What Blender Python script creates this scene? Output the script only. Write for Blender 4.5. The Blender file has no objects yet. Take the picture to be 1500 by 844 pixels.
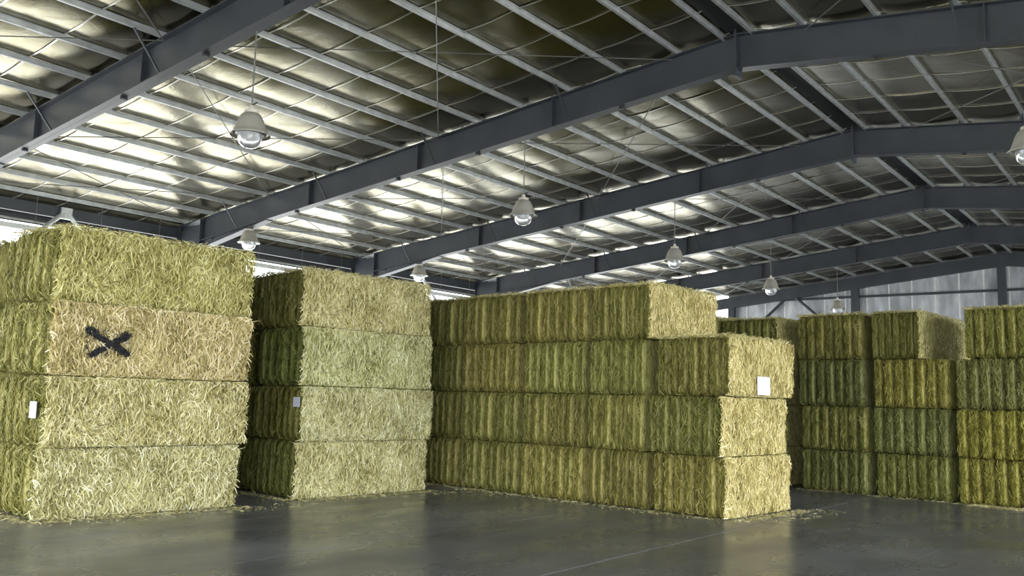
import bpy, math, random
import numpy as np
from mathutils import Matrix, Vector, noise

# ------------------------------------------------------------------ camera, world, lights, exposure
SC = bpy.context.scene
COL = SC.collection
F_PX, YAW, PITCH, ROLL, CAM_H = 1320.5, .65345, .1226, .02657, 1.6
fw = Vector((-math.sin(YAW)*math.cos(PITCH), math.cos(YAW)*math.cos(PITCH), math.sin(PITCH)))
r0 = Vector((math.cos(YAW), math.sin(YAW), 0)); u0 = r0.cross(fw)
rr = math.cos(ROLL)*r0 + math.sin(ROLL)*u0; uu = -math.sin(ROLL)*r0 + math.cos(ROLL)*u0
cd = bpy.data.cameras.new('camera'); cam = bpy.data.objects.new('camera', cd); COL.objects.link(cam)
cd.sensor_width = 36; cd.lens = 36*F_PX/1500; cd.clip_end = 500
M = Matrix((rr, uu, -fw)).transposed().to_4x4(); M.translation = (0, 0, CAM_H); cam.matrix_world = M
SC.camera = cam

w = bpy.data.worlds.new('overcast_sky'); SC.world = w; w.use_nodes = True
bg = w.node_tree.nodes['Background']; bg.inputs[0].default_value = (.93, .97, 1, 1); bg.inputs[1].default_value = 9.0
SC.view_settings.view_transform = 'Standard'; SC.view_settings.look = 'None'
SC.view_settings.gamma = 1; SC.view_settings.use_curve_mapping = False
SC.view_settings.exposure = 0.3
SC.cycles.max_bounces = 10; SC.cycles.diffuse_bounces = 5; SC.cycles.glossy_bounces = 5
SC.cycles.sample_clamp_indirect = 12

# building dimensions (metres): X across, Y along, ridge over XR
XR, HALF, SLOPE = -6.5, 17.7, .108
ZRB = 7.73                      # underside of the rafter at the ridge
DEPTH = .66                     # rafter depth
Y0, Y1 = -5.84, 43.16           # closed front wall behind the camera, far end wall
FY = [8.16 + 7*i for i in range(5)]
XL, XRT = XR-HALF, XR+HALF
def zb(x): return ZRB - SLOPE*abs(x-XR)           # rafter underside
def zt(x): return zb(x) + DEPTH                   # rafter top
PH = .11                                           # purlin depth

def portal(name, loc, rot, sx, sy):
    l = bpy.data.lights.new(name, 'AREA'); l.shape = 'RECTANGLE'; l.size = sx; l.size_y = sy; l.cycles.is_portal = True
    o = bpy.data.objects.new(name, l); o.location = loc; o.rotation_euler = rot; COL.objects.link(o)
portal('daylight_portal_right', (XRT+.6, 18.6, 2.9), (math.pi/2, 0, math.pi/2), 50, 5.8)
portal('daylight_portal_front', (-4.5, Y0-.1, 2.3), (math.pi/2, 0, 0), 19, 4.6)
portal('daylight_portal_left', (XL-.6, 18.6, 2.9), (math.pi/2, 0, -math.pi/2), 50, 5.8)

# ------------------------------------------------------------------ helpers
rng = np.random.default_rng(7); random.seed(7)
def mesh(name, V, Fc, mat=None, smooth=False):
    m = bpy.data.meshes.new(name); m.from_pydata([tuple(v) for v in V], [], Fc); m.update()
    if mat: m.materials.append(mat)
    if smooth: m.polygons.foreach_set('use_smooth', [True]*len(m.polygons))
    return m
def link(name, data, parent=None, loc=(0, 0, 0), rotz=0, color=None, label=None):
    o = bpy.data.objects.new(name, data); COL.objects.link(o); o.location = loc; o.rotation_euler[2] = rotz
    if parent: o.parent = parent
    if color: o.color = (*color, 1)
    if label: o['label'] = label
    return o
def thing(name, label, cat, loc=(0, 0, 0), rotz=0, group=None, data=None):
    o = link(name, data, None, loc, rotz); o['label'] = label; o['category'] = cat
    if group: o['group'] = group
    return o
def struct(name, data=None, label=None, loc=(0, 0, 0)):
    o = link(name, data, None, loc); o['kind'] = 'structure'
    if label: o['label'] = label
    return o
class MB:
    def __init__(s): s.v = []; s.f = []
    def box(s, a, b):
        x0, y0, z0 = a; x1, y1, z1 = b; n = len(s.v)
        s.v += [(x0,y0,z0),(x1,y0,z0),(x1,y1,z0),(x0,y1,z0),(x0,y0,z1),(x1,y0,z1),(x1,y1,z1),(x0,y1,z1)]
        s.f += [[n+i for i in q] for q in ((3,2,1,0),(4,5,6,7),(0,1,5,4),(1,2,6,5),(2,3,7,6),(3,0,4,7))]
        return s
    def prism(s, poly, axis, lo, hi):
        # poly of 2D points swept along axis: 'y' -> poly in xz, 'x' -> poly in yz
        n = len(s.v); k = len(poly)
        for t in (lo, hi):
            for p in poly:
                s.v.append((p[0], t, p[1]) if axis == 'y' else (t, p[0], p[1]) if axis == 'x' else (p[0], p[1], t))
        s.f += [[n+i, n+(i+1) % k, n+k+(i+1) % k, n+k+i] for i in range(k)]
        s.f += [[n+i for i in range(k)][::-1], [n+k+i for i in range(k)]]
        return s
    def bar(s, p, q, r, seg=6):
        p, q = Vector(p), Vector(q); d = (q-p).normalized()
        a = d.orthogonal().normalized(); b = d.cross(a); n = len(s.v)
        for c in (p, q):
            for i in range(seg):
                t = 2*math.pi*i/seg; s.v.append(tuple(c + a*math.cos(t)*r + b*math.sin(t)*r))
        s.f += [[n+i, n+(i+1) % seg, n+seg+(i+1) % seg, n+seg+i] for i in range(seg)]
        s.f += [[n+i for i in range(seg)][::-1], [n+seg+i for i in range(seg)]]
        return s
    def lathe(s, prof, seg=32, c=(0, 0, 0)):
        n = len(s.v); k = len(prof)
        for r, z in prof:
            for i in range(seg):
                t = 2*math.pi*i/seg; s.v.append((c[0]+r*math.cos(t), c[1]+r*math.sin(t), c[2]+z))
        for j in range(k-1):
            for i in range(seg):
                s.f.append([n+j*seg+i, n+j*seg+(i+1) % seg, n+(j+1)*seg+(i+1) % seg, n+(j+1)*seg+i])
        return s
    def mesh(s, name, mat, smooth=False):
        m = mesh(name, s.v, s.f, mat, smooth)
        return m

def mat(name):
    m = bpy.data.materials.new(name); m.use_nodes = True; nt = m.node_tree
    return m, nt, nt.nodes['Principled BSDF']
def node(nt, t, **kw):
    n = nt.nodes.new(t)
    for k, v in kw.items(): setattr(n, k, v)
    return n
def ramp(nt, fac, stops):
    n = node(nt, 'ShaderNodeValToRGB'); e = n.color_ramp.elements
    while len(e) < len(stops): e.new(.5)
    for el, (p, c) in zip(e, stops): el.position = p; el.color = (*c, 1)
    nt.links.new(fac, n.inputs[0]); return n.outputs[0]
def noise_tex(nt, scale, detail=4, coord='Object', stretch=(1, 1, 1), rough=.55, dist=0):
    tc = node(nt, 'ShaderNodeTexCoord'); mp = node(nt, 'ShaderNodeMapping'); mp.inputs['Scale'].default_value = stretch
    nt.links.new(tc.outputs[coord], mp.inputs[0])
    n = node(nt, 'ShaderNodeTexNoise'); n.inputs['Scale'].default_value = scale; n.inputs['Detail'].default_value = detail
    n.inputs['Roughness'].default_value = rough; n.inputs['Distortion'].default_value = dist
    nt.links.new(mp.outputs[0], n.inputs['Vector']); return n.outputs[0]
def bump(nt, b, h, strength, dist):
    n = node(nt, 'ShaderNodeBump'); n.inputs['Strength'].default_value = strength; n.inputs['Distance'].default_value = dist
    nt.links.new(h, n.inputs['Height']); nt.links.new(n.outputs[0], b.inputs['Normal'])
def mulcol(nt, a, b):
    n = node(nt, 'ShaderNodeMix', data_type='RGBA', blend_type='MULTIPLY'); n.inputs[0].default_value = 1
    nt.links.new(a, n.inputs[6]); nt.links.new(b, n.inputs[7]); return n.outputs[2]

def simple(name, col, rough=.5, metal=0, var=.15, scale=3, bumpk=0):
    m, nt, b = mat(name)
    c = ramp(nt, noise_tex(nt, scale, 5), [(.3, [x*(1-var) for x in col]), (.7, [min(1, x*(1+var)) for x in col])])
    nt.links.new(c, b.inputs['Base Color']); b.inputs['Roughness'].default_value = rough; b.inputs['Metallic'].default_value = metal
    if bumpk: bump(nt, b, noise_tex(nt, scale*6, 3), bumpk, .01)
    return m

STEEL = simple('painted_steel', (.05, .057, .07), .42, 0, .18, 1.5)
GALV = simple('galvanised_steel', (.55, .57, .57), .42, .5, .2, 4)
DARK = simple('dark_steel', (.03, .032, .035), .6)
CABLE = simple('cable_grey', (.22, .22, .2), .5)
ROD = simple('bracing_rod_steel', (.2, .2, .19), .45, .5)
WHITEMETAL = simple('pale_painted_rail', (.75, .76, .76), .5)

# foil insulation
m, nt, b = mat('foil_insulation'); FOIL = m
big = noise_tex(nt, .9, 5, stretch=(1, 1, 1))
c = ramp(nt, big, [(.3, (.23, .205, .125)), (.5, (.295, .27, .18)), (.72, (.39, .37, .285))])
nt.links.new(c, b.inputs['Base Color']); b.inputs['Metallic'].default_value = 1
rg = node(nt, 'ShaderNodeMapRange'); rg.inputs[3].default_value = .14; rg.inputs[4].default_value = .30
nt.links.new(noise_tex(nt, 2.3, 4), rg.inputs[0]); nt.links.new(rg.outputs[0], b.inputs['Roughness'])
add = node(nt, 'ShaderNodeMath', operation='MULTIPLY_ADD'); add.inputs[1].default_value = .35
nt.links.new(noise_tex(nt, 26, 2, stretch=(1, .6, 1)), add.inputs[0]); nt.links.new(noise_tex(nt, 2.2, 4, stretch=(1, 1.5, 1)), add.inputs[2])
bump(nt, b, add.outputs[0], .25, .02)
TAPE = simple('foil_seam_tape', (.78, .77, .7), .3, .9)

# end wall cladding
m, nt, b = mat('wall_foil_cladding'); CLAD = m
c = ramp(nt, noise_tex(nt, 1.3, 6, stretch=(1.5, 1, .5)), [(.32, (.34, .36, .40)), (.52, (.58, .60, .64)), (.7, (.85, .86, .89))])
nt.links.new(c, b.inputs['Base Color']); b.inputs['Metallic'].default_value = .35; b.inputs['Roughness'].default_value = .42
bump(nt, b, noise_tex(nt, 5, 4), .4, .03)
SEAM = simple('cladding_seam', (.93, .94, .95), .5, 0)
OUTWALL = simple('sheet_metal_wall', (.35, .36, .37), .5, .3)

# concrete floor
m, nt, b = mat('polished_concrete'); CONC = m
n1 = noise_tex(nt, .55, 8, stretch=(1, .6, 1), rough=.58, dist=.15)
n2 = noise_tex(nt, 6, 6, stretch=(1, .5, 1), rough=.7)
c1 = ramp(nt, n1, [(.28, (.07, .074, .084)), (.5, (.135, .141, .156)), (.72, (.23, .237, .252))])
c2 = ramp(nt, n2, [(.3, (.84, .84, .86)), (.65, (1.04, 1.04, 1.02))])
nt.links.new(mulcol(nt, c1, c2), b.inputs['Base Color'])
rg = node(nt, 'ShaderNodeMapRange'); rg.inputs[1].default_value = .3; rg.inputs[2].default_value = .7
rg.inputs[3].default_value = .20; rg.inputs[4].default_value = .38; b.inputs['Specular IOR Level'].default_value = .38
nt.links.new(noise_tex(nt, 1.3, 7, stretch=(1, .5, 1)), rg.inputs[0]); nt.links.new(rg.outputs[0], b.inputs['Roughness'])
bump(nt, b, noise_tex(nt, 30, 4), .05, .005)
JOINT = simple('joint_filler', (.04, .04, .04), .7)
YARD = simple('pale_yard_ground', (.50, .49, .46), .9, 0, .1, .3)

# hay: strands and flakes; the tint of each bale is the object's colour
def hay_strand(name, stops):
    m, nt, b = mat(name)
    at = node(nt, 'ShaderNodeAttribute', attribute_name='tone')
    oi = node(nt, 'ShaderNodeObjectInfo')
    c = mulcol(nt, ramp(nt, at.outputs['Fac'], stops), oi.outputs['Color'])
    nt.links.new(c, b.inputs['Base Color']); b.inputs['Roughness'].default_value = .65
    b.inputs['Specular IOR Level'].default_value = .25
    return m
PALE_STOPS = [(0, (.11, .095, .022)), (.3, (.45, .405, .165)), (.65, (.72, .665, .36)), (1, (.94, .91, .68))]
GREEN_STOPS = [(0, (.05, .05, .007)), (.4, (.155, .146, .032)), (.75, (.28, .265, .08)), (1, (.55, .51, .23))]
S_PALE = hay_strand('pale_cut_straw', PALE_STOPS)
S_GREEN = hay_strand('green_hay_stems', GREEN_STOPS)
m, nt, b = mat('pressed_hay'); BODY = m
nz = noise_tex(nt, 26, 5, stretch=(1, 1, .35), rough=.7)
cg = ramp(nt, nz, [(.3, (.04, .04, .006)), (.5, (.12, .116, .026)), (.7, (.22, .205, .06))])
cp = ramp(nt, nz, [(.3, (.12, .10, .03)), (.5, (.34, .31, .12)), (.7, (.55, .50, .24))])
tc = node(nt, 'ShaderNodeTexCoord'); sx = node(nt, 'ShaderNodeSeparateXYZ'); nt.links.new(tc.outputs['Normal'], sx.inputs[0])
mr = node(nt, 'ShaderNodeMapRange'); mr.inputs[1].default_value = .35; mr.inputs[2].default_value = .75; nt.links.new(sx.outputs[0], mr.inputs[0])
mx = node(nt, 'ShaderNodeMix', data_type='RGBA'); nt.links.new(mr.outputs[0], mx.inputs[0]); nt.links.new(cg, mx.inputs[6]); nt.links.new(cp, mx.inputs[7])
oi = node(nt, 'ShaderNodeObjectInfo')
nt.links.new(mulcol(nt, mx.outputs[2], oi.outputs['Color']), b.inputs['Base Color']); b.inputs['Roughness'].default_value = .85
b.inputs['Specular IOR Level'].default_value = .15
bump(nt, b, noise_tex(nt, 45, 4, stretch=(1, 1, .3)), .9, .02)
PAINT = simple('black_spray_paint', (.012, .012, .014), .7)
m, nt, b = mat('printed_white_tag'); TAG = m
wv = node(nt, 'ShaderNodeTexWave', bands_direction='Z'); wv.inputs['Scale'].default_value = 9; wv.inputs['Distortion'].default_value = .6
tc = node(nt, 'ShaderNodeTexCoord'); nt.links.new(tc.outputs['Object'], wv.inputs[0])
nt.links.new(ramp(nt, wv.outputs[0], [(.0, (.55, .6, .75)), (.22, (.62, .65, .74)), (1, (.66, .68, .75))]), b.inputs['Base Color']); b.inputs['Roughness'].default_value = .5
TAGPLAIN = simple('plain_white_tag', (.64, .62, .68), .5, 0, .02)
LAMPSHADE = simple('lamp_shade_enamel', (.55, .53, .47), .35, .35, .08)
LAMPCAP = simple('lamp_cap_cream', (.72, .69, .6), .45)
m, nt, b = mat('prismatic_lamp_glass'); GLASS = m
b.inputs['Base Color'].default_value = (.85, .88, .9, 1); b.inputs['Roughness'].default_value = .12
b.inputs['Transmission Weight'].default_value = .65; b.inputs['IOR'].default_value = 1.3
REFL = simple('lamp_reflector', (.8, .8, .8), .15, 1, .03)

# ------------------------------------------------------------------ floor and yard
g = struct('floor_yard', MB().box((-150, -110, -.4), (140, 160, -.06)).mesh('yard', YARD), 'pale open yard ground outside the shed')
fl = struct('floor', MB().box((XL-1, Y0, -.055), (XRT+1, Y1+.2, -.012)).mesh('floor_bed', JOINT), 'polished grey concrete floor with long control joints')
jx = [-4.93 + 2.4*k for k in range(-9, 8)]
edges = [XL-1] + [x for x in jx if XL-.5 < x < XRT+.5] + [XRT+1]
for a, c_ in zip(edges[:-1], edges[1:]):
    link('concrete_slab', MB().box((a+.006, Y0, -.011), (c_-.006, Y1+.2, 0)).mesh('slab', CONC), fl)
link('joint_filler', MB().box((-4.936-.012, Y0, -.004), (-4.924+.012, Y1, .0015)).mesh('filler', simple('pale_joint_filler', (.17, .17, .17), .6)), fl)

# ------------------------------------------------------------------ ceiling: foil strips, purlins, ridge, bracing
ceil = struct('ceiling', None, 'foil lined gable roof on steel purlins')
PX = [1.22 + 1.237*k for k in range(14)]                       # purlin offsets from the ridge
PX = [p for p in PX if p < HALF-.1]
STRIP = 7/6
def foil_strip(side, var, tilt):
    r = random.Random(var*10+side)
    stations = [.16] + PX + [HALF+.75]
    V = []; Fc = []; NY = 5; nx = 0
    rows = []
    for a, c_ in zip(stations[:-1], stations[1:]):
        sag = (.026 + .022*r.random())*min(1, (c_-a)/1.2); skew = r.uniform(-.1, .1)
        for k in range(8):
            t = k/8; rows.append((a+(c_-a)*t, sag*math.sin(math.pi*min(1, max(0, t**(1+skew)))), (a, c_)))
    rows.append((stations[-1], 0, None))
    for x, s, _ in rows:
        for j in range(NY):
            v = j/(NY-1); y = (v-.5)*(STRIP+.02)
            n = noise.noise(Vector((x*1.1, y*1.5+var*7, var*3.1+side)))*.016
            env = 1 if s > 0 else 0
            z = zt(XR+x)+PH+.012 - s + n*env*.5 + tilt*(v-.5)*STRIP*(1 if s > .004 else .3)
            V.append((XR+side*x, y, max(z, zt(XR+x)+PH-.12)))
    R = len(rows)
    for i in range(R-1):
        for j in range(NY-1):
            q = [i*NY+j, i*NY+j+1, (i+1)*NY+j+1, (i+1)*NY+j]
            Fc.append(q if side > 0 else q[::-1])
    # lap folded up along both long edges, with its own vertices so that the edge stays sharp
    for j in (0, NY-1):
        n = len(V)
        for i in range(R):
            p = V[i*NY+j]; V.append(p); V.append((p[0], p[1], p[2]+.08))
        for i in range(R-1): Fc.append([n+2*i, n+2*i+1, n+2*i+3, n+2*i+2])
    return mesh('foil_strip', V, Fc, FOIL, True)
foil = {(s, v, t): foil_strip(s, v, [0, -.03][t]) for s in (-1, 1) for v in range(4) for t in (0, 1)}
def seam_mesh(side):
    b_ = MB(); stations = [.16] + PX + [HALF+.7]
    for a, c_ in zip(stations[:-1], stations[1:]):
        for k in range(6):
            p = []
            for t in (k/6, (k+1)/6):
                x = a+(c_-a)*t; p.append((XR+side*x, zt(XR+x)+PH-.002-.032*math.sin(math.pi*t)))
            b_.prism([p[0], p[1], (p[1][0], p[1][1]-.004), (p[0][0], p[0][1]-.004)], 'y', -.018, .018)
    return b_.mesh('seam', TAPE)
seam = {s: seam_mesh(s) for s in (-1, 1)}
NST = int(round((Y1-Y0)/STRIP))
for i in range(NST):
    y = Y0 + (i+.5)*STRIP
    d = [fy-y for fy in FY if 0 < fy-y < STRIP]
    for s in (-1, 1):
        link('foil_panel', foil[(s, random.randrange(4), 1 if d else 0)], ceil, (0, y, 0))
        if i: link('seam_tape', seam[s], ceil, (0, y-STRIP/2, 0))
# outer roof sheets keep the weather (and light) out
for s in (-1, 1):
    pts = [(XR, zt(XR)+.5), (XR+s*(HALF+1.2), zt(XR+s*(HALF+1.2))+.5), (XR+s*(HALF+1.2), zt(XR+s*(HALF+1.2))+.53), (XR, zt(XR)+.53)]
    link('roof_sheet', MB().prism(pts, 'y', Y0-.8, Y1+.8).mesh('roof_sheet', OUTWALL), ceil)
# purlins: lipped channel, one length per bay of frames
def purlin_mesh(length):
    b_ = MB(); y0, y1 = -length/2, length/2
    b_.box((-.004, y0, 0), (.004, y1, PH)); b_.box((-.004, y0, 0), (.05, y1, .006)); b_.box((-.004, y0, PH-.006), (.05, y1, PH))
    b_.box((.044, y0, .006), (.05, y1, .024)); return b_.mesh('purlin', GALV)
pm = purlin_mesh(6.98)
bays = [(-5.84, 1.16), (1.16, 8.16)] + list(zip(FY, FY[1:]+[Y1]))
for s in (-1, 1):
    for p in PX:
        for a, c_ in bays:
            link('purlin', pm, ceil, (XR+s*p, (a+c_)/2, zt(XR+p)))
    for a, c_ in bays:
        link('ridge_purlin', pm, ceil, (XR+s*.28, (a+c_)/2, zt(XR+.28)-.02))
        link('ridge_cover', MB().box((-.1, -3.49, 0), (.1, 3.49, .02)).mesh('ridge_cover', DARK), ceil, (XR+s*.1, (a+c_)/2, zt(XR)+PH-.02))
# sag rods between purlins and crossed bracing rods in the roof plane
for a, c_ in bays:
    for s in (-1, 1):
        b_ = MB(); y = (a+c_)/2
        pts = [XR+s*p for p in PX]
        for x0, x1 in zip(pts[:-1], pts[1:]): b_.bar((x0, y, zt(x0)+.1), (x1, y+.02, zt(x1)+.1), .007, 5)
        link('sag_rod', b_.mesh('sag_rod', ROD), ceil)
for a, c_ in bays[1:]:
    for s in (-1, 1):
        for x0, x1 in ((1.3, 7.3), (7.3, 13.4), (13.4, 17.2)):
            for ya, yb in ((a+.1, c_-.1), (c_-.1, a+.1)):
                p, q = XR+s*x0, XR+s*x1
                link('bracing_rod', MB().bar((p, ya, zt(p)-.08), (q, yb, zt(q)-.08), .011, 6).mesh('bracing_rod', ROD), ceil)

# ------------------------------------------------------------------ portal frames
def portal_frame(y, label):
    t = thing('portal_frame', label, 'steel frame', (XR, y, 0), 0, 'steel portal frames carrying the roof')
    fwid = .125
    def part(name, b_, m=STEEL): return link(name, b_.mesh(name, m), t, (-XR, -y, 0))
    for s in (-1, 1):
        X = lambda o: XR+s*o
        xe = HALF-1.15
        part('web', MB().prism([(X(0), zb(X(0))), (X(xe), zb(X(xe))), (X(xe), zt(X(xe))), (X(0), zt(X(0)))], 'y', y-.006, y+.006))
        part('top_flange', MB().prism([(X(0), zt(X(0))-.018), (X(HALF), zt(X(HALF))-.018), (X(HALF), zt(X(HALF))), (X(0), zt(X(0)))], 'y', y-fwid, y+fwid))
        part('bottom_flange', MB().prism([(X(0), zb(X(0))), (X(xe), zb(X(xe))), (X(xe), zb(X(xe))+.02), (X(0), zb(X(0))+.02)], 'y', y-fwid, y+fwid))
        # haunch under the knee
        h0, h1 = HALF-4.2, xe
        part('haunch', MB().prism([(X(h0), zb(X(h0))), (X(h1), zb(X(h1))-.22), (X(h1), zb(X(h1))), ], 'y', y-.008, y+.008))
        part('haunch_flange', MB().prism([(X(h0), zb(X(h0))-.02), (X(h1), zb(X(h1))-.24), (X(h1), zb(X(h1))-.22), (X(h0), zb(X(h0)))], 'y', y-fwid, y+fwid))
        # column
        xi, xo = X(xe), X(HALF)
        part('column_web', MB().box((min(xi, xo), y-.008, 0), (max(xi, xo), y+.008, zt(xo)-.02)))
        part('column_flange', MB().box((xi-.012, y-fwid, 0), (xi+.012, y+fwid, zt(xi)-.02)))
        part('column_flange', MB().box((xo-.012, y-fwid, 0), (xo+.012, y+fwid, zt(xo)-.02)))
        part('base_plate', MB().box((min(xi, xo)-.1, y-.2, 0), (max(xi, xo)+.1, y+.2, .03)))
        # splice plates, stiffeners, fly braces, bolts
        for o in (4.1, 7.95, 11.8):
            x = X(o)
            for dy in (-1, 1):
                part('stiffener', MB().box((x-.012, y+dy*.006 if dy > 0 else y-.11, zb(x)+.02), (x+.012, y+.11 if dy > 0 else y-.006, zt(x)-.018)))
        for k in (2, 5, 8, 11):
            x = X(PX[k]); z = zt(x)
            for dy in (-1, 1):
                part('fly_brace', MB().bar((x+.03, y+dy*.62, z+.02), (x+.03, y+dy*.1, zb(x)+.04), .022, 4))
        for k in (1, 4, 6, 9, 12):
            x = X(PX[k])
            b_ = MB().box((x-.035, y-.05, zb(x)-.04), (x+.035, y+.05, zb(x)))
            part('flange_clip', b_, DARK)
        for p in PX:
            x = X(p)
            part('purlin_cleat', MB().box((x-.05 if s < 0 else x-.09, y-.09, zt(x)), (x-.01, y+.09, zt(x)+.09)))
    part('apex_plate', MB().box((XR-.02, y-.13, zb(XR)-.14), (XR+.02, y+.13, zt(XR)+.1)))
    return t
ORD = ['steel portal frame nearest the camera, crossing the upper left ceiling', 'second steel portal frame, its ridge top right of centre',
       'third steel portal frame, behind the second one', 'fourth steel portal frame from the front', 'farthest free steel portal frame before the silver end wall']
for y, l in zip(FY, ORD): portal_frame(y, l)

# ------------------------------------------------------------------ walls
wl = struct('wall_left', MB().box((XL-.72, Y0, 5.95), (XL-.66, Y1, zt(XL)+.25)).mesh('eave_fascia', DARK), 'dark eave skirt above the open left side')
link('eave_beam', MB().box((XL-.15, Y0, 6.12), (XL-.03, Y1, 6.42)).mesh('eave_beam', STEEL), wl)
link('rail', MB().box((XL-.16, Y0, 5.66), (XL-.06, Y1, 5.80)).mesh('rail', WHITEMETAL), wl)
link('gutter_rail', MB().bar((XL-.02, Y0, 5.90), (XL-.02, Y1, 5.90), .03, 8).mesh('gutter_rail', GALV), wl)
for k in range(19):
    y = 9.0+1.75*k
    if min(abs(y-f) for f in FY) > .3:
        link('hanger_rod', MB().bar((XL+.35, y, 5.78), (XL+.35, y, zt(XL+.35)), .008, 5).mesh('hanger_rod', ROD), wl)
for a, c_ in zip(FY[:-1], FY[1:]):
    if a in (FY[0], FY[2]):
        ym = (a+c_)/2
        for dy in (-1, 1):
            link('chevron_brace', MB().bar((XL+.05, ym+dy*.06, 6.25), (XL+.05, ym+dy*3.1, 3.3), .06, 8).mesh('chevron_brace', GALV), wl)
        link('brace_plate', MB().box((XL+.0, ym-.15, 6.1), (XL+.1, ym+.15, 6.4)).mesh('brace_plate', GALV), wl)
wr = struct('wall_right', MB().box((XRT+.62, Y0, 5.95), (XRT+.68, Y1, zt(XRT)+.25)).mesh('eave_fascia', DARK), 'eave skirt above the open right side')
wf = struct('wall_front', MB().box((XL-1, Y0-.15, 0), (-14, Y0-.05, 6.2)).box((5, Y0-.15, 0), (XRT+1, Y0-.05, 6.2)).box((-14, Y0-.15, 4.6), (5, Y0-.05, 6.2)).mesh('front_wall', OUTWALL), 'sheet metal wall with a wide open doorway behind the camera')
link('gable', MB().prism([(XL-1, 6.2), (XRT+1, 6.2), (XRT+1, zt(XRT)), (XR, zt(XR)+.4), (XL-1, zt(XL))], 'y', Y0-.15, Y0-.05).mesh('gable', OUTWALL), wf)
# far end wall of silver panels between dark columns
wb = struct('wall_back', MB().box((-19.2, Y1+.3, 0), (XRT+1, Y1+.33, 6.2)).mesh('back_sheet', OUTWALL), 'silver panelled end wall')
link('gable', MB().prism([(-19.2, 6.2), (XRT+1, 6.2), (XRT+1, zt(XRT)+.2), (XR, zt(XR)+.5), (-19.2, zt(-19.2)+.3)], 'y', Y1+.3, Y1+.33).mesh('gable', OUTWALL), wb)
x = -19.15
while x < XRT:
    x1 = min(x+.985, XRT+.9)
    pts = [(x+.006, 0.02), (x1-.006, 0.02), (x1-.006, zb(x1)+.45), (x+.006, zb(x)+.45)]
    link('panel', MB().prism(pts, 'y', Y1+.20, Y1+.23).mesh('panel', CLAD), wb)
    link('seam_batten', MB().box((x1-.035, Y1+.18, 0.02), (x1+.035, Y1+.2, zb(x1)+.4)).mesh('seam_batten', SEAM), wb)
    x = x1
for s in (-1, 1):
    e = HALF
    pts = [(XR, zb(XR)+.1), (XR+s*e, zb(XR+e)+.1), (XR+s*e, zt(XR+e)-.02), (XR, zt(XR)-.02)]
    link('end_rafter', MB().prism(pts, 'y', Y1-.12, Y1+.12).mesh('end_rafter', STEEL), wb)
for i, x in enumerate((-18.9, -12.75, -6.6, -.4, 5.75)):
    link('column', MB().box((x-.16, Y1-.1, 0), (x+.16, Y1+.16, zb(x)+.15)).mesh('column', STEEL), wb)
link('column', MB().box((XL-.1, Y1-.1, 0), (XL+.2, Y1+.16, zb(XL)+.15)).mesh('column', STEEL), wb)
for z in (2.2, 4.5, 6.8):
    link('girt', MB().box((-19., Y1+.02, z-.05), (XRT+.5, Y1+.17, z+.05)).mesh('girt', STEEL), wb)
for dx in (-1, 1):
    link('chevron_brace', MB().bar((-15.8+dx*.1, Y1-.02, 7.0), (-15.8+dx*2.9, Y1-.02, 4.5), .07, 8).mesh('chevron_brace', STEEL), wb)

# ------------------------------------------------------------------ hanging lamps
R_ = .27
shade_m = MB().lathe([(.075, .335), (.115, .33), (.15, .305), (.185, .24), (.215, .16), (.24, .085), (.262, .04), (.305, .0), (.305, -.015), (.25, .025), (.23, .08), (.205, .16), (.175, .235), (.14, .29), (.09, .315)], 36).mesh('shade', LAMPSHADE, True)
cap_m = MB().lathe([(.0, .46), (.03, .46), (.045, .40), (.05, .385), (.105, .38), (.11, .335), (.0, .335)], 24).mesh('cap', LAMPCAP, False)
bowl_m = MB().lathe([(.19, .03), (.192, -.02), (.185, -.08), (.16, -.14), (.115, -.185), (.06, -.208), (.001, -.214)], 36).mesh('bowl', GLASS, True)
ring_m = MB().lathe([(.19, .03), (.225, .022), (.225, .004), (.19, -.002)], 36).mesh('clamp_ring', GALV, True)
refl_m = MB().lathe([(.185, .03), (.15, .10), (.08, .16), (.001, .17)], 28).mesh('reflector', REFL, True)
bulb_m = MB().lathe([(.02, .12), (.03, .06), (.055, .0), (.045, -.05), (.001, -.075)], 18).mesh('bulb', LAMPCAP, True)
def lamp(x, y, z, top, label, group):
    t = thing('pendant_lamp', label, 'lamp', (x, y, z), 0, group)
    sh = link('shade', shade_m, t); link('cap', cap_m, t); gb = link('glass_bowl', bowl_m, t); link('clamp_ring', ring_m, sh); link('reflector', refl_m, sh); link('bulb', bulb_m, gb)
    link('cable', MB().bar((0, 0, .42), (0, 0, top-z), .012, 6).mesh('cable', CABLE), t)
    link('hook', MB().bar((-.01, 0, .47), (.09, .03, .50), .012, 6).mesh('hook', DARK), t)
    return t
LA = ['large nearest pendant lamp hanging from the first frame, upper left', 'pendant lamp in the middle of the picture, hanging from the second frame',
      'pendant lamp hanging from the third frame, above the stepped hay row', 'small pendant lamp hanging from the fourth frame', 'smallest far pendant lamp in front of the silver end wall']
for i in range(5): lamp(-11.36, FY[i], 5.50, zb(-11.36)-.05, LA[i], 'pendant lamps on the roof frames')
lamp(-20.85, FY[1], 5.72, zb(-20.85)-.09, 'pendant lamp low above the gap beside the front left hay stack', 'pendant lamps on the roof frames')
lamp(-20.95, FY[2], 5.68, zb(-20.95)-.09, 'pendant lamp just above the right end of the second hay stack', 'pendant lamps on the roof frames')
lamp(-1.88, FY[1], 5.50, zb(-1.88)-.05, 'pendant lamp cut off by the right edge of the picture', 'pendant lamps on the roof frames')

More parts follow.
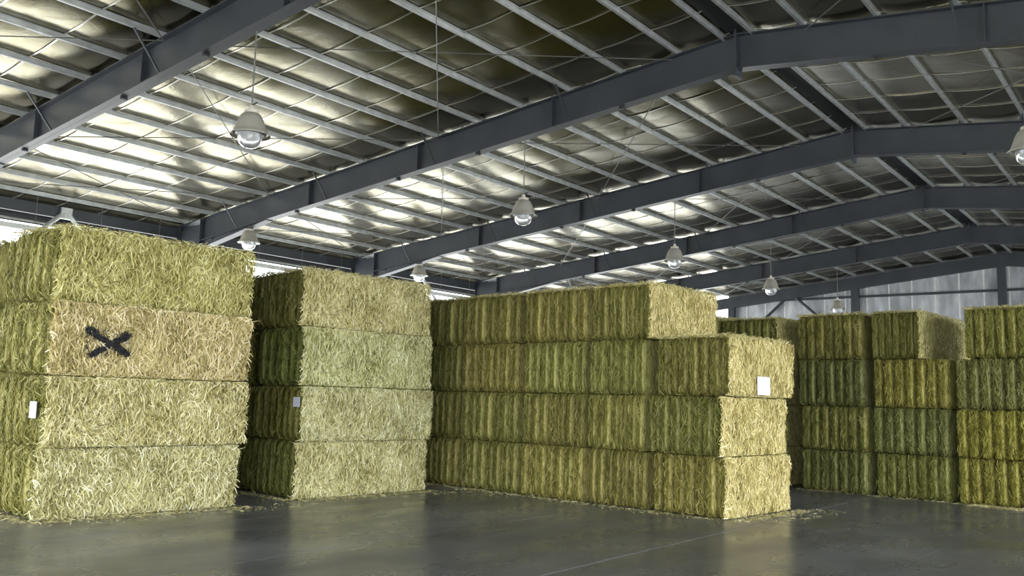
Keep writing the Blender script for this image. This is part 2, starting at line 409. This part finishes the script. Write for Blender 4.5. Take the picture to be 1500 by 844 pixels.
# ------------------------------------------------------------------ hay bales
BA = -.10105
W0, L0, H0, NF = 1.3, 2.5, .86, 7
def flake_mesh(var, nf=NF):
    # one pressed slab: x thickness, y length, z height; origin at base centre
    th = W0/nf; nx, ny, nz = 5, 14, 9
    r = random.Random(100+var)
    bulge = r.uniform(.0, .03); ph = r.uniform(0, 50)
    idx = {}; V = []; Fc = []
    def vert(i, j, k):
        if (i, j, k) in idx: return idx[(i, j, k)]
        a, b_, c_ = 2*i/nx-1, 2*j/ny-1, 2*k/nz-1
        x, y, z = a*th/2, b_*L0/2, c_*H0/2
        # round the end of the slab (convex ridge) and its top and bottom edges
        ea = a*a
        if abs(b_) > .7: y -= math.copysign((.11*ea*ea + .02*ea)*((abs(b_)-.7)/.3), b_)
        ez = max(0, abs(c_)-.75)/.25
        y -= math.copysign(.075*ez*ez, b_) if abs(b_) > .8 else 0
        z -= math.copysign(.02*ea*ea, c_) if abs(c_) > .8 else 0
        eb = max(0, abs(b_)-.8)/.2
        x *= 1-.12*ez*ez*0-.06*eb*ez
        n = noise.noise(Vector((x*6+ph, y*5, z*6)))
        n2 = noise.noise(Vector((x*3+ph+9, y*16, z*7)))
        y += math.copysign(bulge*(1-c_*c_) + .022*n, b_) if abs(b_) > .9 else .006*n
        x += math.copysign(.008*n2, a) if abs(a) > .9 else .004*n
        if a > .9 or a < -.9: x -= math.copysign(.05*ez*ez + .03*eb*eb, a)
        if c_ > .99: z -= .02*abs(noise.noise(Vector((x*8+ph, y*5, 4))))
        if c_ < -.99: z = min(z, -H0/2+.008)
        V.append((x, y, z+H0/2)); idx[(i, j, k)] = len(V)-1; return len(V)-1
    for j in range(ny):
        for k in range(nz):
            for i, flip in ((0, 0), (nx, 1)):
                q = [vert(i, j, k), vert(i, j, k+1), vert(i, j+1, k+1), vert(i, j+1, k)]; Fc.append(q[::-1] if flip else q)
    for i in range(nx):
        for k in range(nz):
            for j, flip in ((0, 0), (ny, 1)):
                q = [vert(i, j, k), vert(i+1, j, k), vert(i+1, j, k+1), vert(i, j, k+1)]; Fc.append(q[::-1] if flip else q)
        for j in range(ny):
            for k, flip in ((0, 0), (nz, 1)):
                q = [vert(i, j, k), vert(i, j+1, k), vert(i+1, j+1, k), vert(i+1, j, k)]; Fc.append(q[::-1] if flip else q)
    return mesh('flake', V, Fc, BODY, True)
FL = [flake_mesh(v) for v in range(9)]

def strands(n, org, u, v, nor, su, sv, spread, lmin, lmax, wid, lift, seed, bias=0., over=.02, depth=None, tone=(0, 1), clip=None, clipx=None):
    """thin bent straw blades lying over a rectangle (org + u*[0,su] + v*[0,sv]) facing nor"""
    g_ = np.random.default_rng(seed)
    u, v, nor, org = (np.array(q, float) for q in (u, v, nor, org))
    a = g_.uniform(-over, su+over, n); c_ = g_.uniform(-over*.3, sv+over*.5, n)
    f1 = np.sin(a*5.1+seed)+np.sin(c_*7.3+a*2.7+seed*1.7)+np.sin(a*11-c_*5+seed*.3)
    ang = bias + f1*.22 + g_.normal(0, spread, n)
    ln = g_.uniform(lmin, lmax, n)*np.where(g_.random(n) < .06, 1.5, 1)
    dirv = np.sin(ang)[:, None]*u + np.cos(ang)[:, None]*v*np.where(g_.random(n) < .5, 1, -1)[:, None]
    dirv /= np.linalg.norm(dirv, axis=1)[:, None]
    side = np.cross(dirv, nor); side /= np.linalg.norm(side, axis=1)[:, None]
    tw = g_.uniform(-1.1, 1.1, n)
    wv_ = side*np.cos(tw)[:, None] + nor*np.sin(tw)[:, None]
    wv_ *= (wid*g_.uniform(.55, 1.3, n))[:, None]/2
    base = org + a[:, None]*u + c_[:, None]*v + nor*g_.uniform(-.012, .012, n)[:, None]
    if depth is not None: base += nor*depth(a, c_)[:, None]
    bend = side*(g_.normal(0, .18, n)*ln)[:, None]
    up = lift*g_.random(n)**2
    p0 = base - dirv*(ln*.5)[:, None] - nor*.012
    p1 = base + bend*.5 + nor*(.008+up*.5)[:, None]
    p2 = base + dirv*(ln*.5)[:, None] - bend*.3 + nor*(up-.006)[:, None]
    if clip is not None:
        lo = g_.uniform(.004, .03, n); hi = clip - g_.uniform(.004, .03, n)
        for p in (p0, p1, p2): p[:, 2] = np.clip(p[:, 2], lo, hi)
    V = np.stack([p0-wv_, p0+wv_, p1-wv_, p1+wv_, p2-wv_*.4, p2+wv_*.4], 1).reshape(-1, 3)
    if clipx: V[:, 0] = np.clip(V[:, 0], -clipx, clipx)
    t = np.clip(g_.beta(1.5, 1.4, n)*.9+.1*g_.random(n) + f1*.03, 0, 1)*(tone[1]-tone[0])+tone[0]
    return V, np.repeat(t, 6)
def strand_mesh(name, sets, mat_):
    V = np.concatenate([s[0] for s in sets]); T = np.concatenate([s[1] for s in sets]); n = len(V)//6
    V[:, 2] = np.maximum(V[:, 2], .003)
    me = bpy.data.meshes.new(name); me.vertices.add(len(V)); me.vertices.foreach_set('co', V.ravel().astype(np.float32))
    q = np.array([[0, 1, 3, 2], [2, 3, 5, 4]])[None] + (np.arange(n)*6)[:, None, None]; q = q.reshape(-1)
    me.loops.add(len(q)); me.loops.foreach_set('vertex_index', q.astype(np.int32))
    me.polygons.add(n*2); me.polygons.foreach_set('loop_start', (np.arange(n*2)*4).astype(np.int32))
    me.polygons.foreach_set('loop_total', np.full(n*2, 4, np.int32))
    at = me.attributes.new('tone', 'FLOAT', 'POINT'); at.data.foreach_set('value', T.astype(np.float32))
    me.materials.append(mat_); me.update(calc_edges=True); return me
def edge(c_): return np.clip((np.abs(2*c_/H0-1)-.75)/.25, 0, 1)**2
def groove(a, c_): return .018-.15*np.abs(np.cos(a/W0*NF*math.pi))**3 - .07*edge(c_)
def rim(a, c_): return -.05*edge(c_) + .015*np.sin(a*4.2)*np.sin(c_*5)
def front_set(seed, n):
    return strands(n, (-W0/2, -L0/2, 0), (1, 0, 0), (0, 0, 1), (0, -1, 0), W0, H0, .36, .06, .18, .0085, .05, seed, depth=groove, clip=H0, clipx=W0/2+.003)
def side_set(seed, n, y0=0, sy=L0):
    return strands(n, (W0/2, -L0/2+y0, 0), (0, 1, 0), (0, 0, 1), (1, 0, 0), sy, H0, .55, .07, .19, .0115, .06, seed, over=.035, depth=rim, clip=H0)
def top_set(seed, n):
    return strands(n, (-W0/2, -L0/2, H0), (1, 0, 0), (0, 1, 0), (0, 0, 1), W0, L0, 1.2, .06, .18, .009, .06, seed, over=.05, clipx=W0/2+.003)
SM_F = [strand_mesh('straw', [front_set(11+i, 1600)], S_GREEN) for i in range(6)]
SM_FP = [strand_mesh('straw', [front_set(31+i, 3300)], S_GREEN) for i in range(2)]
SM_S = [strand_mesh('straw', [side_set(51+i, 8200)], S_PALE) for i in range(5)]
SM_T = [strand_mesh('straw', [top_set(71+i, 4200)], S_PALE) for i in range(2)]
SM_B = [strand_mesh('straw', [strands(500, (-W0/2, L0/2, 0), (1, 0, 0), (0, 0, 1), (0, 1, 0), W0, H0, .35, .06, .16, .008, .03, 91)], S_GREEN)]

GRP = {'s1': 'bales of the front left stack', 's2': 'bales of the second stack', 'r3': 'bales of the long middle row', 'r4': 'bales of the far right row'}
ca, sa = math.cos(BA), math.sin(BA)
def bale(grp, x0, x1, yf, length, z, h, label, front=(1, 1, 1), pale=(1, 1, 1), side=False, top=False, dense=False, yaw=0, nf=NF, hidden=False):
    """x0..x1, yf: extent in the stacks' own axes; front face towards the camera, pale cut side to the right"""
    cx, cy = (x0+x1)/2, yf+length/2
    t = thing('hay_bale', label, 'hay bale', (ca*cx-sa*cy, sa*cx+ca*cy, z), BA+yaw, GRP[grp])
    sc = ((x1-x0)/W0, length/L0, h/H0)
    th = (x1-x0)/nf
    order = [random.randrange(len(FL)) for _ in range(nf)]
    bd = [-(x1-x0)/2+th*i+(random.uniform(-.014, .014) if 0 < i < nf else 0) for i in range(nf+1)]
    ws = [q-p for p, q in zip(bd[:-1], bd[1:])]; xc = bd[0]
    for i in range(nf):
        k = random.uniform(.82, 1.2)
        o = link('flake', FL[order[i]], t, (xc+ws[i]/2, random.uniform(-.03, .03), 0), 0, [c_*k for c_ in front])
        o.scale = (ws[i]/(W0/NF)*.955, sc[1]*.985, sc[2]*random.uniform(.985, 1.0))
        xc += ws[i]
    def straw(m_, colr):
        o = link('straw', m_, t, (0, 0, 0), 0, colr); o.scale = (sc[0]*1.0, sc[1], sc[2]); o['kind'] = 'stuff'; return o
    if not hidden: straw(random.choice(SM_FP if dense else SM_F), front)
    if side: straw(random.choice(SM_S), pale)
    if top: straw(random.choice(SM_T), [(a+b_)*.5 for a, b_ in zip(front, pale)])
    return t
LAY = ['bottom', 'second from the floor', 'third from the floor', 'top']
def jit(): return random.uniform(-.025, .025)

# front left stack
zs = [0, .87, 1.74, 2.66]; hs = [.87, .87, .92, .93]; xs = [-11.60, -11.45, -11.47, -11.62]
lab = ['bottom bale of the front left stack, straw spilling on the floor', 'front left stack bale with a white tag on its left face',
       'front left stack bale with a black sprayed X on its pale face', 'top bale of the front left stack, yellowish green']
palec = [(1.02, 1.04, 1.05), (1.05, 1.04, 1.0), (1.1, 1.02, 1.0), (.97, .97, .76)]
S1 = []
for i in range(4):
    S1.append(bale('s1', xs[i]-1.95, xs[i], 4.17+(.06 if i == 3 else 0)*1, 2.58, zs[i], hs[i], lab[i], front=(1.5, 1.5, 1.45), pale=palec[i], side=True, top=i == 3, dense=True))
S1[2].rotation_euler[1] = .025; S1[2].location.z += .025; S1[3].rotation_euler[1] = .06; S1[3].location.z += .055
# second stack, two columns wide
zs = [0, .87, 1.72, 2.64]; hs = [.87, .85, .92, .90]; xs = [-11.83, -11.72, -11.78, -11.86]
lab = ['bottom bale at the right of the second stack', 'second stack bale with a white and blue tag on its green end',
       'third bale up at the right of the second stack, pale greenish face', 'top bale at the right of the second stack']
palec = [(1, 1.02, .98), (.97, 1.0, 1.0), (.97, 1.02, .97), (1.02, 1.0, .93)]
S2 = []
for i in range(4):
    S2.append(bale('s2', xs[i]-1.3, xs[i], 7.95, 2.52, zs[i], hs[i], lab[i], front=[(.85, .95, .8), (.95, .95, .8), (.8, .95, .75), (.95, .95, .85)][i], pale=palec[i], side=True, top=i == 3, dense=i == 3))
    bale('s2', xs[i]-2.64, xs[i]-1.34, 7.95+[.1, .05, .12, .02][i], 2.52, zs[i], hs[i]*.99, LAY[i]+' bale of the dark left column in the second stack', front=(.9, .92, .8), top=i == 3)
# long middle row, five columns; the right end steps down
cols = [(-13.35, -12.10), (-12.06, -10.60), (-10.54, -9.14), (-9.10, -7.95), (-7.92, -6.62)]
cname = ['at the left end of the long middle row', 'in the second column of the long middle row', 'in the third column of the long middle row',
         'in the fourth column of the long middle row', 'at the stepped right end of the middle row']
R3 = {}
for c_, (a, b_) in enumerate(cols):
    for l in range(4):
        if c_ == 4 and l == 3: continue
        end = c_ == 4 or (c_ == 3 and l == 3)
        tone = random.uniform(.88, 1.15); gy = random.uniform(.94, 1.06)
        sh = jit() + ([.06, .02, .13][l] if c_ == 4 else .05 if c_ == 3 and l == 3 else 0)
        lb = LAY[l]+' green bale '+cname[c_]
        if c_ == 4: lb = ['bottom bale', 'middle bale with bulging pale end', 'upper bale with a white card tag'][l]+' '+cname[4]
        if c_ == 3 and l == 3: lb = 'top bale with a bright yellow straw side above the step of the middle row'
        R3[(c_, l)] = bale('r3', a+sh+.035, b_+sh-(.0 if c_ == 4 else -.05 if end else .035), 11.5+jit()*1.5+(.06 if c_ == 0 else 0), 1.85, .86*l, .86, lb, front=(tone*gy, tone, tone*.88),
                           pale=(1.12, 1.06, .92) if end else (1, 1, 1), side=end, top=l == 3 or (c_ == 4 and l == 2))
# far right row, four columns
zs = [0, .79, 1.63, 2.53]; hs = [.79, .84, .90, .87]
cols = [(-9.9, -8.61), (-8.12, -6.80), (-6.68, -5.36), (-5.22, -3.86)]
cname = ['half hidden behind the middle row', 'in the second column of the far right row', 'in the third column of the far right row', 'at the right edge of the picture']
tints = [[(.9, .95, .8)]*4, [(.8, .88, .82), (1.0, 1.02, .9), (.78, .88, .88), (.95, .93, .8)],
         [(.92, 1.0, .85), (.85, .96, .95), (1.25, 1.22, .95), (.85, .86, .75)], [(1.2, 1.18, .85), (1.3, 1.28, .85), (.95, 1.0, 1.05), (1.1, 1.12, .95)]]
for c_, (a, b_) in enumerate(cols):
    for l in range(4):
        x0, x1 = a+jit(), b_+jit(); nf = NF; sd = c_ == 0
        if c_ == 1 and l >= 2: x0 -= .05; x1 -= .05
        if c_ == 2 and l == 3: x0, x1, sd = -6.70, -5.80, True
        if c_ == 3 and l == 3: x0 += .18
        lb = LAY[l]+' dark green bale '+cname[c_]
        if c_ == 2 and l == 3: lb = 'narrow top bale with shaggy pale side in the far right row'
        if c_ == 2 and l == 2: lb = 'yellowish bale with clear ribs under the shaggy top bale, far right row'
        if c_ == 3 and l < 2: lb = LAY[l]+' yellow green ribbed bale '+cname[c_]
        bale('r4', x0, x1, 17.05+(.1 if c_ == 0 else 0)+jit(), 2.5, zs[l], hs[l], lb, front=tints[c_][l], pale=(1.05, 1.05, .9), side=sd, top=l == 3, nf=nf)

# the rows go on to the left and behind: unseen bales, added for the foil to reflect
GRP['deep'] = 'unseen added bales deep inside the rows'
for xa, yf, ln, n, DEEP in ((-13.66, 4.2, 2.55, 6, 'unseen hay bale continuing the front left stack out of the picture'), (-14.56, 7.98, 2.5, 5, 'unseen hay bale continuing the second stack behind the front left one'),
    (-13.42, 11.52, 2.15, 6, 'unseen hay bale continuing the middle row behind the second stack'), (-9.98, 17.1, 2.5, 9, 'unseen hay bale continuing the far right row behind the middle row'), (-7.4, 24.5, 2.5, 11, 'unseen hay bale in the added hindmost row before the end wall')):
    for k in range(n):
        for l in range(4):
            lh = .90 if n == 6 and yf < 5 else .87
            bale('deep', xa-1.34*(k+1), xa-1.34*k-.03, yf+jit(), ln, lh*l, lh, DEEP, front=(.95, .97, .85), top=l == 3, hidden=True)

# black sprayed cross: painted straw on the pale face of the third bale of the front left stack
def painted(t, strokes):
    sets = []
    sx, sy, sz = 1, 1, 1
    for i, ((ya, za), (yb, zc), wd, n) in enumerate(strokes):
        d = np.array([0, yb-ya, zc-za]); L = np.linalg.norm(d); d /= L; p = np.cross([1, 0, 0], d)
        o = np.array([.975+.085, ya, za]) - p*wd/2
        sets.append(strands(n, o, d, p, (1, 0, 0), L, wd, .8, .03, .075, .009, .02, 200+i, over=.01))
    o = link('painted_cross', strand_mesh('painted_cross', sets, PAINT), t, label='black sprayed X mark'); o['kind'] = 'stuff'
painted(S1[2], [((-.95, .57), (-.43, .29), .02, 900), ((-.88, .26), (-.46, .53), .022, 800), ((-.60, .42), (-.42, .29), .035, 90), ((-.95, .59), (-.84, .53), .07, 90), ((-.53, .47), (-.44, .55), .08, 90), ((-.95, .42), (-.42, .43), .32, 90)])
# tags
def tag(t, loc, size, normal, m_, label):
    wd, hh = size
    if normal == 'y': b_ = MB().box((-wd/2, -.004, -hh/2), (wd/2, .004, hh/2))
    else: b_ = MB().box((-.004, -wd/2, -hh/2), (.004, wd/2, hh/2))
    link('tag', b_.mesh('tag', m_), t, loc, label=label)
tag(S1[1], (.68, -1.37, .45), (.21, .2), 'y', TAG, 'white paper tag with faint print')
tag(S2[1], (.49, -1.31, .60), (.17, .15), 'y', TAG, 'white paper tag with blue print')
tag(R3[(4, 2)], (.69, -.08, .17), (.38, .27), 'x', TAGPLAIN, 'plain white card tag')

# loose straw on the floor along the stacks
def litter(label, segs, seed):
    sets = []
    for i, ((xa, ya), (xb, yb), wd, n) in enumerate(segs):
        d = np.array([xb-xa, yb-ya, 0.]); L = np.linalg.norm(d); d /= L; p = np.cross([0, 0, 1], d)
        o = np.array([xa, ya, .006]) - p*wd/2
        sets.append(strands(n, o, d, p, (0, 0, 1), L, wd, 1.5, .03, .11, .006, .02, seed+i, over=.03))
    o = link('loose_straw', strand_mesh('loose_straw', sets, S_PALE), None, color=(1, 1, .95)); o['kind'] = 'stuff'; o['label'] = label; o['category'] = 'loose straw'
def wl_(x, y): return (ca*x-sa*y, sa*x+ca*y)
litter('loose straw on the floor along the front left stack', [(wl_(-13, 4.03), wl_(-11.5, 4.03), .16, 350), (wl_(-11.42, 4.1), wl_(-11.42, 6.9), .16, 700), (wl_(-11.2, 4.2), wl_(-11.1, 7.6), .4, 130)], 300)
litter('loose straw on the floor along the second stack', [(wl_(-13.2, 7.8), wl_(-11.8, 7.8), .16, 250), (wl_(-11.65, 7.9), wl_(-11.65, 10.6), .2, 500), (wl_(-11.6, 7.4), wl_(-11.4, 10.9), .5, 140)], 320)
litter('loose straw on the floor along the middle row', [(wl_(-13.2, 11.34), wl_(-6.6, 11.33), .16, 900), (wl_(-6.38, 11.4), wl_(-6.36, 13.5), .2, 450), (wl_(-6.15, 11.8), wl_(-6.1, 13.9), .5, 120), (wl_(-12.2, 11.1), wl_(-6.5, 11.1), .35, 120)], 340)
litter('loose straw on the floor along the far right row', [(wl_(-8.1, 16.95), wl_(-4.2, 16.95), .16, 400), (wl_(-4.95, 16.86), wl_(-3.8, 16.80), .34, 1500)], 360)
